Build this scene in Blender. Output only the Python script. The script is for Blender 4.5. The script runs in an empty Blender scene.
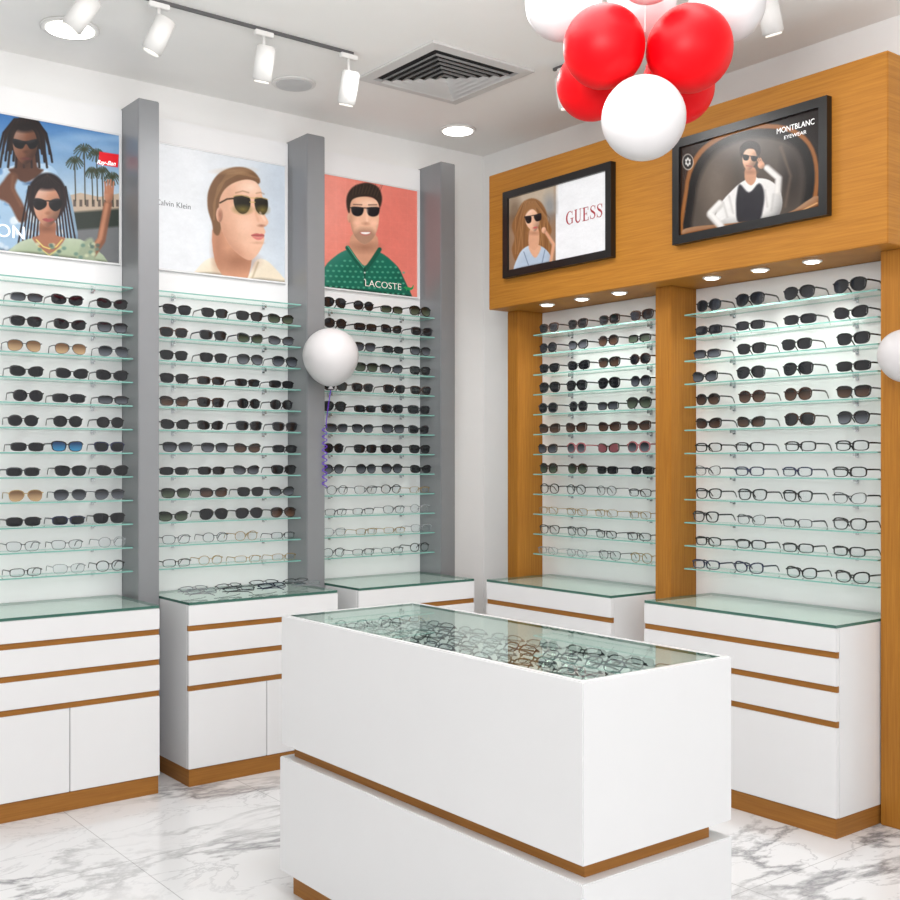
import bpy, bmesh, math, random
import numpy as np
from mathutils import Vector, Matrix
random.seed(7)
rng=np.random.default_rng(3)
scene=bpy.context.scene
COL=scene.collection
try:
    scene.view_settings.view_transform='Standard'
    scene.view_settings.look='None'
except Exception: pass

# ------------------------------------------------------------------ helpers
def s2l(c):
    out=[]
    for v in c[:3]:
        v=v/255.0
        out.append(v/12.92 if v<=0.04045 else ((v+0.055)/1.055)**2.4)
    return (out[0],out[1],out[2],1.0)

def newmat(name):
    m=bpy.data.materials.new(name); m.use_nodes=True
    nt=m.node_tree; b=nt.nodes.get('Principled BSDF')
    return m,nt,b

def plain(name,rgb,rough=0.5,metal=0.0,coat=0.0,emit=0.0,var=0.03,spec=None):
    m,nt,b=newmat(name)
    c=s2l(rgb)
    n=nt.nodes.new('ShaderNodeTexNoise'); n.inputs['Scale'].default_value=9.0
    tc=nt.nodes.new('ShaderNodeTexCoord'); nt.links.new(tc.outputs['Object'],n.inputs['Vector'])
    r=nt.nodes.new('ShaderNodeValToRGB')
    r.color_ramp.elements[0].color=tuple(x*(1-var) for x in c[:3])+(1,)
    r.color_ramp.elements[1].color=tuple(min(1,x*(1+var)) for x in c[:3])+(1,)
    nt.links.new(n.outputs['Fac'],r.inputs['Fac']); nt.links.new(r.outputs['Color'],b.inputs['Base Color'])
    b.inputs['Roughness'].default_value=rough; b.inputs['Metallic'].default_value=metal
    if coat: b.inputs['Coat Weight'].default_value=coat; b.inputs['Coat Roughness'].default_value=0.05
    if spec is not None: b.inputs['Specular IOR Level'].default_value=spec
    if emit:
        b.inputs['Emission Color'].default_value=c; b.inputs['Emission Strength'].default_value=emit
    return m

def wood(name,axis='H',lo=(164,106,36),hi=(190,130,50)):
    m,nt,b=newmat(name)
    tc=nt.nodes.new('ShaderNodeTexCoord'); mp=nt.nodes.new('ShaderNodeMapping')
    mp.inputs['Scale'].default_value=(1.8,1.8,60) if axis=='H' else (60,60,1.8)
    nt.links.new(tc.outputs['Object'],mp.inputs['Vector'])
    n=nt.nodes.new('ShaderNodeTexNoise'); n.inputs['Scale'].default_value=2.0; n.inputs['Detail'].default_value=8; n.inputs['Roughness'].default_value=0.6; n.inputs['Distortion'].default_value=0.4
    nt.links.new(mp.outputs['Vector'],n.inputs['Vector'])
    r=nt.nodes.new('ShaderNodeValToRGB')
    r.color_ramp.elements[0].position=0.28; r.color_ramp.elements[0].color=s2l(lo)
    r.color_ramp.elements[1].position=0.70; r.color_ramp.elements[1].color=s2l(hi)
    nt.links.new(n.outputs['Fac'],r.inputs['Fac']); nt.links.new(r.outputs['Color'],b.inputs['Base Color'])
    b.inputs['Roughness'].default_value=0.5
    b.inputs['Specular IOR Level'].default_value=0.25
    return m

def thin_glass(name,tint,fac_min=0.04,rough=0.02,strength=1.0):
    # clear architectural glass: reflection only on the outward side of each face
    m,nt,b=newmat(name); nt.nodes.remove(b)
    out=nt.nodes['Material Output']
    t=nt.nodes.new('ShaderNodeBsdfTransparent'); t.inputs['Color'].default_value=s2l(tint)
    g=nt.nodes.new('ShaderNodeBsdfGlossy'); g.inputs['Roughness'].default_value=rough
    g.inputs['Color'].default_value=(0.95,1,0.98,1)
    lw=nt.nodes.new('ShaderNodeFresnel'); lw.inputs['IOR'].default_value=1.45
    geo=nt.nodes.new('ShaderNodeNewGeometry')
    inv=nt.nodes.new('ShaderNodeMath'); inv.operation='SUBTRACT'; inv.inputs[0].default_value=1.0
    nt.links.new(geo.outputs['Backfacing'],inv.inputs[1])
    ma=nt.nodes.new('ShaderNodeMath'); ma.operation='MULTIPLY_ADD'; ma.inputs[1].default_value=strength; ma.inputs[2].default_value=fac_min
    ma.use_clamp=True
    nt.links.new(lw.outputs['Fac'],ma.inputs[0])
    mk=nt.nodes.new('ShaderNodeMath'); mk.operation='MULTIPLY'
    nt.links.new(ma.outputs[0],mk.inputs[0]); nt.links.new(inv.outputs[0],mk.inputs[1])
    mx=nt.nodes.new('ShaderNodeMixShader')
    nt.links.new(mk.outputs[0],mx.inputs['Fac']); nt.links.new(t.outputs[0],mx.inputs[1]); nt.links.new(g.outputs[0],mx.inputs[2])
    nt.links.new(mx.outputs[0],out.inputs['Surface'])
    return m

M={}
M['white']=plain('white_lacquer',(230,230,231),0.25,coat=0.2,var=0.01)
M['panel']=plain('white_panel',(240,240,241),0.35,var=0.01)
M['wall']=plain('white_paint',(241,241,240),0.75,var=0.015)
M['ceil']=plain('ceiling_paint',(248,247,245),0.85,var=0.01)
M['woodh']=wood('oak_veneer_horizontal','H')
M['woodv']=wood('oak_veneer_vertical','V',(154,98,34),(180,122,46))
M['trim']=wood('oak_trim','H',(142,92,38),(166,112,50))
M['grey']=plain('grey_aluminium',(142,144,147),0.38,metal=0.3,var=0.03)
M['black']=plain('black_plastic',(16,16,17),0.3,var=0.05)
M['track']=plain('track_dark',(96,96,97),0.5)
M['lampw']=plain('lamp_white',(232,231,229),0.6,var=0.01,spec=0.2)
M['vent']=plain('vent_white',(212,211,210),0.6,var=0.01)
M['dark']=plain('vent_dark_backing',(34,34,36),0.9)
M['emit']=plain('lamp_glow',(255,252,244),0.5,emit=6.0,var=0.0)
M['emit2']=plain('lamp_face',(255,250,240),0.5,emit=0.7,var=0.0)
M['spk']=plain('speaker_mesh',(205,205,206),0.8,var=0.12)
M['glass']=thin_glass('shelf_glass',(250,254,252),0.02)
M['edge']=plain('glass_edge',(124,176,166),0.15,emit=0.04,var=0.08)
M['topglass']=thin_glass('counter_glass',(244,250,247),0.05,strength=0.9)
M['topedge']=plain('counter_glass_edge',(60,104,92),0.15,var=0.08)
M['chrome']=plain('chrome',(190,192,195),0.2,metal=1.0)
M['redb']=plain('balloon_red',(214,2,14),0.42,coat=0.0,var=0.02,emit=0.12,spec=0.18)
M['whiteb']=plain('balloon_white',(214,211,212),0.35,coat=0.1,var=0.01,spec=0.3)
M['purple']=plain('ribbon_purple',(104,48,190),0.4,emit=0.15)  # slight glow added so the purple reads stronger
M['string']=plain('string_white',(220,220,220),0.5)

def link(o): COL.objects.link(o); return o
def tag(o,label,cat,group=None,kind=None):
    o["label"]=label; o["category"]=cat
    if group: o["group"]=group
    if kind: o["kind"]=kind
    return o
def empty(name,loc,rz=0):
    o=bpy.data.objects.new(name,None); o.location=loc; o.rotation_euler=(0,0,rz); o.empty_display_size=0.05
    return link(o)
def mesh_obj(name,me,parent=None,mats=()):
    o=bpy.data.objects.new(name,me); link(o)
    for m in mats: me.materials.append(m)
    if parent: o.parent=parent
    return o
def add_box(bm,x0,x1,y0,y1,z0,z1,mi=0):
    vs=[bm.verts.new((x,y,z)) for x in(x0,x1) for y in(y0,y1) for z in(z0,z1)]
    fs=[(0,1,3,2),(4,6,7,5),(0,4,5,1),(2,3,7,6),(0,2,6,4),(1,5,7,3)]
    out=[]
    for f in fs:
        fc=bm.faces.new([vs[i] for i in f]); fc.material_index=mi; out.append(fc)
    return out
def box(name,x0,x1,y0,y1,z0,z1,mat,parent=None,bevel=0.002):
    bm=bmesh.new(); add_box(bm,x0,x1,y0,y1,z0,z1)
    bmesh.ops.recalc_face_normals(bm,faces=bm.faces)
    if bevel: bmesh.ops.bevel(bm,geom=bm.edges[:],offset=bevel,segments=2,affect='EDGES',clamp_overlap=True)
    me=bpy.data.meshes.new(name); bm.to_mesh(me); bm.free()
    return mesh_obj(name,me,parent,[mat])
def recentre(o):
    vs=[v.co for v in o.data.vertices]
    c=Vector(((min(v.x for v in vs)+max(v.x for v in vs))/2,(min(v.y for v in vs)+max(v.y for v in vs))/2,min(v.z for v in vs)))
    o.data.transform(Matrix.Translation(-c)); o.location=c
    return o
def cyl(name,r,h,mat,parent=None,loc=(0,0,0),rot=(0,0,0),seg=32,r2=None,bev=0.0):
    bm=bmesh.new()
    bmesh.ops.create_cone(bm,cap_ends=True,segments=seg,radius1=r,radius2=r if r2 is None else r2,depth=h)
    if bev: bmesh.ops.bevel(bm,geom=[e for e in bm.edges if len(e.link_faces)==2 and any(len(f.verts)>4 for f in e.link_faces)],offset=bev,segments=2,affect='EDGES')
    for f in bm.faces: f.smooth=len(f.verts)<=4
    me=bpy.data.meshes.new(name); bm.to_mesh(me); bm.free()
    o=mesh_obj(name,me,parent,[mat]); o.location=loc; o.rotation_euler=rot
    return o

# ------------------------------------------------------------------ room
CE=3.4
def structure(o): o["kind"]="structure"; return o
fl=box('floor',-3,4.5,-3,5.4,-0.05,0,M['wall'],bevel=0); structure(fl)
structure(box('ceiling',-3,4.5,-3,5.4,CE,CE+0.05,M['ceil'],bevel=0))
structure(box('wall_back',-3,4.5,5.3,5.4,0,CE,M['wall'],bevel=0))
structure(box('wall_right',4.4,4.5,-3,5.3,0,CE,M['wall'],bevel=0))
structure(box('wall_left',-2.4,-2.3,0.6,5.3,0,CE,M['wall'],bevel=0))  # unseen side wall, put in part-length to darken faces turned towards it
m,nt,b=newmat('white_marble_tiles')
tc=nt.nodes.new('ShaderNodeTexCoord')
mp=nt.nodes.new('ShaderNodeMapping'); mp.inputs['Rotation'].default_value=(0,0,0.9); mp.inputs['Scale'].default_value=(0.7,1.3,1)
nt.links.new(tc.outputs['Object'],mp.inputs['Vector'])
def vein(scale,width,dist,dark):
    n=nt.nodes.new('ShaderNodeTexNoise'); n.inputs['Scale'].default_value=scale; n.inputs['Detail'].default_value=9; n.inputs['Roughness'].default_value=0.6; n.inputs['Distortion'].default_value=dist
    nt.links.new(mp.outputs['Vector'],n.inputs['Vector'])
    r=nt.nodes.new('ShaderNodeValToRGB'); cr=r.color_ramp
    cr.elements[0].position=0.5-width; cr.elements[0].color=(1,1,1,1)
    cr.elements[1].position=0.5+width; cr.elements[1].color=(1,1,1,1)
    e=cr.elements.new(0.5); e.color=dark
    nt.links.new(n.outputs['Fac'],r.inputs['Fac']); return r
v1=vein(1.4,0.032,0.35,(0.34,0.34,0.35,1)); v2=vein(3.0,0.014,0.5,(0.7,0.7,0.71,1))
cl=nt.nodes.new('ShaderNodeTexNoise'); cl.inputs['Scale'].default_value=1.5; cl.inputs['Detail'].default_value=3
nt.links.new(tc.outputs['Object'],cl.inputs['Vector'])
mask=nt.nodes.new('ShaderNodeValToRGB'); mask.color_ramp.elements[0].position=0.40; mask.color_ramp.elements[1].position=0.62
nt.links.new(cl.outputs['Fac'],mask.inputs['Fac'])
mu=nt.nodes.new('ShaderNodeMixRGB'); mu.blend_type='MULTIPLY'; mu.inputs['Fac'].default_value=1
nt.links.new(v1.outputs['Color'],mu.inputs[1]); nt.links.new(v2.outputs['Color'],mu.inputs[2])
mw=nt.nodes.new('ShaderNodeMixRGB'); mw.inputs[2].default_value=(1,1,1,1)
mm=nt.nodes.new('ShaderNodeMath'); mm.operation='MULTIPLY'; mm.inputs[1].default_value=0.85
nt.links.new(mask.outputs['Color'],mm.inputs[0]); nt.links.new(mm.outputs[0],mw.inputs['Fac']); nt.links.new(mu.outputs['Color'],mw.inputs[1])
br=nt.nodes.new('ShaderNodeTexBrick'); br.offset=0.0; br.inputs['Color1'].default_value=s2l((230,230,231)); br.inputs['Color2'].default_value=s2l((226,226,227)); br.inputs['Mortar'].default_value=s2l((184,184,185))
br.inputs['Scale'].default_value=1.0; br.inputs['Mortar Size'].default_value=0.002; br.inputs['Brick Width'].default_value=0.8; br.inputs['Row Height'].default_value=0.8
nt.links.new(tc.outputs['Object'],br.inputs['Vector'])
mf=nt.nodes.new('ShaderNodeMixRGB'); mf.blend_type='MULTIPLY'; mf.inputs['Fac'].default_value=1
nt.links.new(br.outputs['Color'],mf.inputs[1]); nt.links.new(mw.outputs['Color'],mf.inputs[2])
nt.links.new(mf.outputs['Color'],b.inputs['Base Color']); b.inputs['Roughness'].default_value=0.14
fl.data.materials.clear(); fl.data.materials.append(m)

# ------------------------------------------------------------------ left wall boards and pillars
PY=5.25
bays=[(1.25,2.06),(2.165,2.985),(3.095,3.875)]
for (a,c) in bays:
    o=recentre(box('display_board',a+0.001,c-0.001,PY,5.299,0.0,3.22,M['panel']))
    tag(o,"tall glossy white wall board carrying glass shelves and a poster","display board","white display boards")
for i,(a,c) in enumerate([(2.06,2.165),(2.985,3.095),(3.875,3.98)]):
    o=recentre(box('pillar',a,c,5.05,5.299,0.0,3.23,M['grey'],bevel=0.004))
    tag(o,"slim square grey aluminium pillar between white display boards","pillar","grey pillars")

# ------------------------------------------------------------------ cabinets
def cabinet(cx,cy,rz,W,D,label,doors=2):
    root=empty('display_cabinet',(cx,cy,0),rz)
    tag(root,label,"cabinet")
    h=W/2
    box('body',-h,h,0.021,D,0.08,0.836,M['white'],root,0.002)
    box('plinth',-h+0.004,h-0.004,0.006,D-0.01,0,0.0795,M['trim'],root,0.001)
    zs=[(0.742,0.834),(0.606,0.716),(0.466,0.58)]
    for z0,z1 in zs:
        box('drawer',-h,h,0,0.0205,z0,z1,M['white'],root,0.002)
        box('drawer_pull',-h+0.001,h-0.001,0.008,0.0205,z0-0.0255,z0-0.0005,M['trim'],root,0.0)
    if doors==2:
        box('door',-h,-0.0015,0,0.0205,0.082,0.44,M['white'],root,0.002)
        box('door',0.0015,h,0,0.0205,0.082,0.44,M['white'],root,0.002)
    else:
        box('door',-h,h,0,0.0205,0.082,0.44,M['white'],root,0.002)
    bm=bmesh.new(); fs=add_box(bm,-h+0.002,h-0.002,0.002,D-0.002,0.8365,0.8485)
    bmesh.ops.recalc_face_normals(bm,faces=bm.faces)
    for f in bm.faces: f.material_index=0 if abs(f.normal.z)>0.5 else 1
    me=bpy.data.meshes.new('glass_top'); bm.to_mesh(me); bm.free()
    g=mesh_obj('glass_top',me,root,[M['topglass'],M['topedge']]); g["label"]="green-tinted glass top"
    return root
for (a,c) in [(1.22,2.03),(2.17,2.975),(3.10,3.865)]:
    cabinet((a+c)/2,4.73,0,c-a,0.515,"white lacquered drawer cabinet with oak pulls before white shelf board")
cabinet(3.89,(3.72+4.66)/2,-math.pi/2,0.94,0.485,"white lacquered drawer cabinet below wood-framed sunglasses shelves",1)
cabinet(3.89,(2.50+3.51)/2,-math.pi/2,1.01,0.485,"white lacquered drawer cabinet standing against the oak post",1)

# ------------------------------------------------------------------ oak surround on the right wall
root=empty('display_surround',(4.4,3.6,0))
tag(root,"oak veneer surround with deep fascia, posts and white back panels","display frame")
def sb(name,x0,x1,y0,y1,z0,z1,mat): return box(name,x0-4.4,x1-4.4,y0-3.6,y1-3.6,z0,z1,mat,root,0.003)
sb('fascia',4.06,4.3995,2.38,4.84,2.365,3.13,M['woodh'])
for a,c in [(4.75,4.84),(3.615,3.715),(2.38,2.495)]:
    sb('post',4.2,4.3995,a,c,0.0,2.3645,M['woodv'])
for a,c in [(2.496,3.614),(3.716,4.749)]:
    o=sb('back_panel',4.389,4.3995,a,c,0.0,2.363,M['panel']); o["label"]="glossy white back panel"
for y in [2.79,3.06,3.33,3.92,4.19,4.46]:
    r=empty('recessed_spotlight',(4.16,y,2.3645)); tag(r,"small round recessed spotlight under the oak fascia","spotlight","recessed spotlights in fascia")
    cyl('trim_ring',0.042,0.006,M['lampw'],r,(0,0,-0.003),seg=28)
    cyl('lamp',0.03,0.004,M['emit'],r,(0,0,-0.008),seg=24)
    l=bpy.data.lights.new('spot_beam','SPOT'); l.energy=9; l.spot_size=math.radians(120); l.spot_blend=0.9; l.shadow_soft_size=0.04; l.color=(1,0.98,0.95)
    lo=bpy.data.objects.new('spot_beam',l); link(lo); lo.parent=r; lo.location=(0.0,0,-0.02)
    lo.rotation_euler=(0,math.radians(-8),0)

# ------------------------------------------------------------------ glass shelves
def shelf_mesh(W,D):
    bm=bmesh.new(); add_box(bm,-W/2,W/2,0,D,-0.0065,0)
    bmesh.ops.recalc_face_normals(bm,faces=bm.faces)
    for f in bm.faces: f.material_index=0 if abs(f.normal.z)>0.5 else 1
    me=bpy.data.meshes.new('glass_shelf'); bm.to_mesh(me); bm.free()
    me.materials.append(M['glass']); me.materials.append(M['edge']); return me
def bracket_mesh():
    bm=bmesh.new(); add_box(bm,-0.005,0.005,0,0.03,-0.017,-0.007); add_box(bm,-0.007,0.007,0.025,0.03,-0.024,-0.007)
    me=bpy.data.meshes.new('bracket'); bm.to_mesh(me); bm.free(); me.materials.append(M['chrome']); return me
BR=bracket_mesh()
def shelf(me,W,D,loc,rz):
    o=bpy.data.objects.new('glass_shelf',me); link(o); o.location=loc; o.rotation_euler=(0,0,rz)
    tag(o,"narrow clear glass shelf with green polished edge","shelf","glass shelves")
    for s in (-0.32,0.32):
        c=bpy.data.objects.new('bracket',BR); link(c); c.parent=o; c.location=(s*W,D-0.0305,0)
    return o

# ------------------------------------------------------------------ glasses
NSEG=22
def outline(style):
    a,bb,n=0.027,0.019,2.6
    if style=='way': a,bb,n=0.0280,0.0192,3.0
    if style=='round': a,bb,n=0.0255,0.0212,2.2
    if style=='avi': a,bb,n=0.0285,0.0222,2.4
    if style=='rect': a,bb,n=0.0285,0.0155,3.4
    if style=='cat': a,bb,n=0.0285,0.0185,2.6
    pts=[]
    for i in range(NSEG):
        t=2*math.pi*i/NSEG
        c,s=math.cos(t),math.sin(t)
        x=a*math.copysign(abs(c)**(2/n),c); z=bb*math.copysign(abs(s)**(2/n),s)
        if style=='way': x*=1+0.10*z/bb; z+=0.0015*x/a*(1 if z>0 else 0)
        if style=='avi': x*=1+0.10*z/bb; z+= -0.003*(x/a if z<0 else 0)
        if style=='cat': z+=0.005*(x/a if z>0 else 0)
        pts.append((x,z))
    return pts,a,bb
def wrapy(x): return 1.1*x*x
def build_front(style,rim,thick,frame_mat):
    pts,a,bb=outline(style); cxx=a+0.0085; z0=bb+rim+0.0025
    bm=bmesh.new()
    for sgn in (1,-1):
        loops=[]
        for (k,dy) in ((1,0),(0,0),(0,thick),(1,thick)):
            L=[]
            for (x,z) in pts:
                l=math.hypot(x,z); f=(l+rim*k*(1.35 if z>0 else 0.85))/l
                X=sgn*(cxx+x*f); L.append(bm.verts.new((X,wrapy(X)+dy,z0+z*f)))
            loops.append(L)
        for j in range(4):
            A=loops[j]; B=loops[(j+1)%4]
            for i in range(NSEG):
                q=[A[i],A[(i+1)%NSEG],B[(i+1)%NSEG],B[i]]
                bm.faces.new(q)
        xe=cxx+a
        add_box(bm,*sorted((sgn*(xe+rim*0.3),sgn*(xe+rim*0.5+0.006))),wrapy(xe),wrapy(xe)+0.006,z0+bb*0.45,z0+bb*0.45+max(0.004,rim*1.3))
    add_box(bm,-0.0105,0.0105,0.0,thick,z0+bb*0.35,z0+bb*0.35+max(0.003,rim*1.1))
    bmesh.ops.recalc_face_normals(bm,faces=bm.faces)
    me=bpy.data.meshes.new('frame_'+style); bm.to_mesh(me); bm.free(); me.materials.append(frame_mat)
    bl=bmesh.new(); vs=[bl.verts.new((x*1.02,0.0,z*1.02)) for x,z in pts]
    c=bl.verts.new((0,-0.0012,0))
    for i in range(NSEG): 
        f=bl.faces.new((c,vs[(i+1)%NSEG],vs[i])); f.smooth=True
    bmesh.ops.recalc_face_normals(bl,faces=bl.faces)
    ml=bpy.data.meshes.new('lens_'+style); bl.to_mesh(ml); bl.free()
    return me,ml,cxx,a,bb,z0
def sweep(path,w,h):
    bm=bmesh.new(); prev=None
    for i,(x,y,z) in enumerate(path):
        hh=h*(1.0 if i<len(path)-1 else 0.8)
        q=[bm.verts.new((x-w/2,y,z-hh/2)),bm.verts.new((x+w/2,y,z-hh/2)),bm.verts.new((x+w/2,y,z+hh/2)),bm.verts.new((x-w/2,y,z+hh/2))]
        if prev:
            for k in range(4): bm.faces.new((prev[k],prev[(k+1)%4],q[(k+1)%4],q[k]))
        else: bm.faces.new(q)
        prev=q
    bm.faces.new(prev[::-1]); bmesh.ops.recalc_face_normals(bm,faces=bm.faces)
    me=bpy.data.meshes.new('temple'); bm.to_mesh(me); bm.free(); return me
def sweepx(path,w,h):
    me=sweep([(p[1],p[0],p[2]) for p in path],w,h)
    me.transform(Matrix(((0,1,0,0),(1,0,0,0),(0,0,1,0),(0,0,0,1)))); me.flip_normals(); return me

def gradlens(name,top,bot):
    m,nt,b=newmat(name); tc=nt.nodes.new('ShaderNodeTexCoord'); sp=nt.nodes.new('ShaderNodeSeparateXYZ')
    nt.links.new(tc.outputs['Object'],sp.inputs[0]); mr=nt.nodes.new('ShaderNodeMapRange'); mr.inputs['From Min'].default_value=-0.02; mr.inputs['From Max'].default_value=0.012
    nt.links.new(sp.outputs['Z'],mr.inputs['Value']); r=nt.nodes.new('ShaderNodeValToRGB')
    r.color_ramp.elements[0].color=s2l(bot); r.color_ramp.elements[1].color=s2l(top)
    nt.links.new(mr.outputs[0],r.inputs['Fac']); nt.links.new(r.outputs['Color'],b.inputs['Base Color']); b.inputs['Roughness'].default_value=0.08
    return m
FM={'black':plain('acetate_black',(13,13,14),0.2,coat=0.3),
 'tort':plain('acetate_tortoise',(60,36,24),0.18,coat=0.4,var=0.6),
 'gold':plain('metal_gold',(176,148,100),0.3,metal=0.9),
 'gun':plain('metal_gunmetal',(66,68,72),0.3,metal=0.6),
 'clear':plain('acetate_grey',(142,144,148),0.25,coat=0.4),
 'blue':plain('acetate_navy',(28,34,66),0.2,coat=0.4),
 'pink':plain('acetate_rose',(170,104,108),0.2,coat=0.4)}
LM={'dark':plain('lens_dark',(25,26,30),0.07,var=0.1),'brown':gradlens('lens_brown',(34,25,22),(88,66,54)),
 'grey':gradlens('lens_grey_gradient',(26,28,33),(96,100,108)),
 'green':gradlens('lens_green_gradient',(28,34,28),(84,96,80)),
 'blue':gradlens('lens_blue_mirror',(30,58,96),(52,134,178)),'amber':gradlens('lens_amber',(110,82,58),(190,160,122)),
 'rose':plain('lens_rose',(124,74,80),0.1,var=0.2),'clear':thin_glass('lens_clear',(246,249,250),0.03)}
cache={}
def proto(style,fc,lc,thin=False,folded=False,bold=False):
    key=(style,fc,lc,thin,folded,bold)
    if key in cache: return cache[key]
    rim=0.0040; thick=0.0042
    if thin: rim=0.0031 if fc in('black','blue','tort') else 0.0020; thick=0.003
    if bold and fc in('black','blue','tort'): rim=0.0042; thick=0.0042
    if folded: rim*=0.75
    me,ml,cxx,a,bb,z0=build_front(style,rim,thick,FM[fc])
    ml.materials.append(LM[lc])
    xe=cxx+a+rim*0.5+0.005; zt=z0+bb*0.45+0.003; yt=wrapy(xe)+0.0065; w=0.003; h=(0.0045 if fc in('black','blue','tort') else 0.0032) if thin else 0.0062
    if bold: h=0.006
    temples=[]
    for i,s in enumerate((1,-1)):
        if not folded:
            p=[(s*xe,yt,zt),(s*(xe+0.001),yt+0.035,zt),(s*xe,yt+0.070,zt-0.001),(s*(xe-0.003),yt+0.086,zt-0.007),(s*(xe-0.006),yt+0.102,max(0.004,zt-0.026))]
            t=sweep(p,w,h)
        else:
            yy=yt+0.003+i*0.006
            p=[(s*xe,yy,zt),(s*0.0,yy+0.001,zt-0.003),(-s*(xe-0.03),yy+0.001,zt-0.008),(-s*(xe-0.012),yy+0.002,zt-0.022)]
            t=sweepx(p,w,h*0.8)
        t.materials.append(FM[fc]); temples.append(t)
    cache[key]=(me,ml,cxx,z0,temples); return cache[key]
CN={'black':'black','tort':'tortoiseshell','gold':'gold','gun':'gunmetal','clear':'grey','blue':'navy','pink':'rose'}
SN={'way':'square','round':'round','avi':'aviator','rect':'rectangular','cat':'cat-eye'}
LN={'dark':'dark lenses','brown':'brown lenses','grey':'grey lenses','green':'green lenses','blue':'blue lenses','amber':'amber lenses','rose':'rose lenses','clear':'clear lenses'}
def glasses(style,fc,lc,loc,rz,where,group,thin=False,folded=False,sc=1.0,tilt=0.0,bold=False):
    me,ml,cxx,z0,tm=proto(style,fc,lc,thin,folded,bold)
    nm='eyeglasses' if lc=='clear' else 'sunglasses'
    o=bpy.data.objects.new(nm,me); link(o); o.location=loc; o.rotation_euler=(tilt,0,rz); o.scale=(sc,sc,sc)
    tag(o,"%s %s %s with %s %s"%(CN[fc],SN[style],nm,LN[lc],where),"glasses",group)
    for s in (1,-1):
        c=bpy.data.objects.new('lens',ml); link(c); c.parent=o; c.location=(s*cxx,wrapy(cxx)+0.0015,z0); c.scale=(s,1,1)
    for t in tm:
        c=bpy.data.objects.new('temple',t); link(c); c.parent=o
    return o
ch=random.choice
def pick(code):
    if code=='B': return (ch(['way','way','rect','round','cat','avi']),ch(['black']*7+['gun','tort']),ch(['dark']*6+['grey','grey','green','brown']),False)
    if code=='T': return (ch(['way','round','cat']),ch(['tort','black']),ch(['brown','dark']),False)
    if code=='A': return ('avi',ch(['gold','gun']),ch(['brown','grey','amber','green']),True)
    if code=='M': return (ch(['way','rect']),ch(['black','black','blue']),ch(['blue','dark','dark']),False)
    if code=='P': return (ch(['cat','round']),ch(['pink','tort','black']),ch(['rose','brown','grey']),False)
    if code=='C': return (ch(['way','rect','rect','cat']),ch(['black','black','black','black','blue','gun']),'clear',True)
    if code=='G': return (ch(['rect','round','way']),ch(['gun','clear','gun','gold','black']),'clear',True)
    if code=='H': return (ch(['rect','way','rect']),ch(['gun','gun','clear','gun','clear','blue']),'clear',True)
Z0=0.975; DZ=0.113
def fill(center,W,rz,front,rows,cols,skip=()):
    D=0.15
    me=shelf_mesh(W,D)
    n=len(rows)
    def place(lx,ly,z):
        if rz==0: return (center+lx,front+ly,z)
        return (front+ly,center-lx,z)
    for i,code in enumerate(rows):
        z=Z0+DZ*(n-1-i)
        shelf(me,W,D,place(0,0,z),rz)
        if code=='-': continue
        st=None
        for k in range(cols):
            if k in skip: continue
            if st is None or random.random()<0.6: st=pick(code)
            lx=(-W/2)+W*(k+0.5)/cols+random.uniform(-0.013,0.013)
            if code=='M' : st=pick(code)
            s0=(1.07 if rz==0 else 1.14)*random.uniform(.96,1.02)
            glasses(st[0],st[1],st[2],place(lx,(0.008+random.uniform(0,0.006)) if rz==0 else 0.004,z),rz+random.uniform(-0.06,0.06),"on a glass shelf",
                    "clear eyeglasses on glass shelves" if st[2]=='clear' else "sunglasses on glass shelves",thin=st[3],sc=s0,bold=(code=='C'))
F=5.098
fill((1.25+2.06)/2,0.795,0,F,list('-BBABBBMBAMGG'),4,skip=(0,))
fill((2.165+2.985)/2,0.80,0,F,list('-BBBBTBBBBBGG'),4)
fill((3.095+3.875)/2,0.76,0,F,list('BBBBTBBBBGGGG'),4)
fill(4.20,0.92,-math.pi/2,4.238,list('BBBBBTPBGGGG'),4)
fill(3.045,1.03,-math.pi/2,4.238,list('BBBBTBCCCCCC'),4)
# frames lying on the glass top of the middle cabinet
for rr in range(2):
    for k in range(4):
        st=pick('H'); glasses(st[0],st[1],st[2],(2.28+0.19*k+0.03*rr,4.80+0.15*rr,0.8495+0.028),random.uniform(-0.2,0.2),"lying on a glass cabinet top","eyeglasses on the cabinet top",thin=True,folded=True,tilt=-1.1,sc=1.1)

# ------------------------------------------------------------------ centre counter
X0,X1,Y0,Y1=1.895,2.465,1.905,3.38
cx,cy=(X0+X1)/2,(Y0+Y1)/2; hx,hy=(X1-X0)/2,(Y1-Y0)/2
root=empty('display_counter',(cx,cy,0)); tag(root,"white freestanding display counter with glass top and oak reveal","counter")
w=0.022
bm=bmesh.new()
def loop(hx,hy,z): return [bm.verts.new((sx*hx,sy*hy,z)) for sx,sy in((-1,-1),(1,-1),(1,1),(-1,1))]
L=[loop(hx,hy,0.517),loop(hx,hy,0.965),loop(hx-w,hy-w,0.965),loop(hx-w,hy-w,0.885)]
bm.faces.new(L[0][::-1]); bm.faces.new(L[3])
for A,B in zip(L[:-1],L[1:]):
    for i in range(4): bm.faces.new((A[i],A[(i+1)%4],B[(i+1)%4],B[i]))
bmesh.ops.recalc_face_normals(bm,faces=bm.faces)
bmesh.ops.bevel(bm,geom=bm.edges[:],offset=0.003,segments=2,affect='EDGES')
me=bpy.data.meshes.new('upper_case'); bm.to_mesh(me); bm.free(); mesh_obj('upper_case',me,root,[M['white']])
bm=bmesh.new(); add_box(bm,-hx+w+0.001,hx-w-0.001,-hy+w+0.001,hy-w-0.001,0.957,0.9645); bmesh.ops.recalc_face_normals(bm,faces=bm.faces)
for f in bm.faces: f.material_index=0 if abs(f.normal.z)>0.5 else 1
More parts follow.
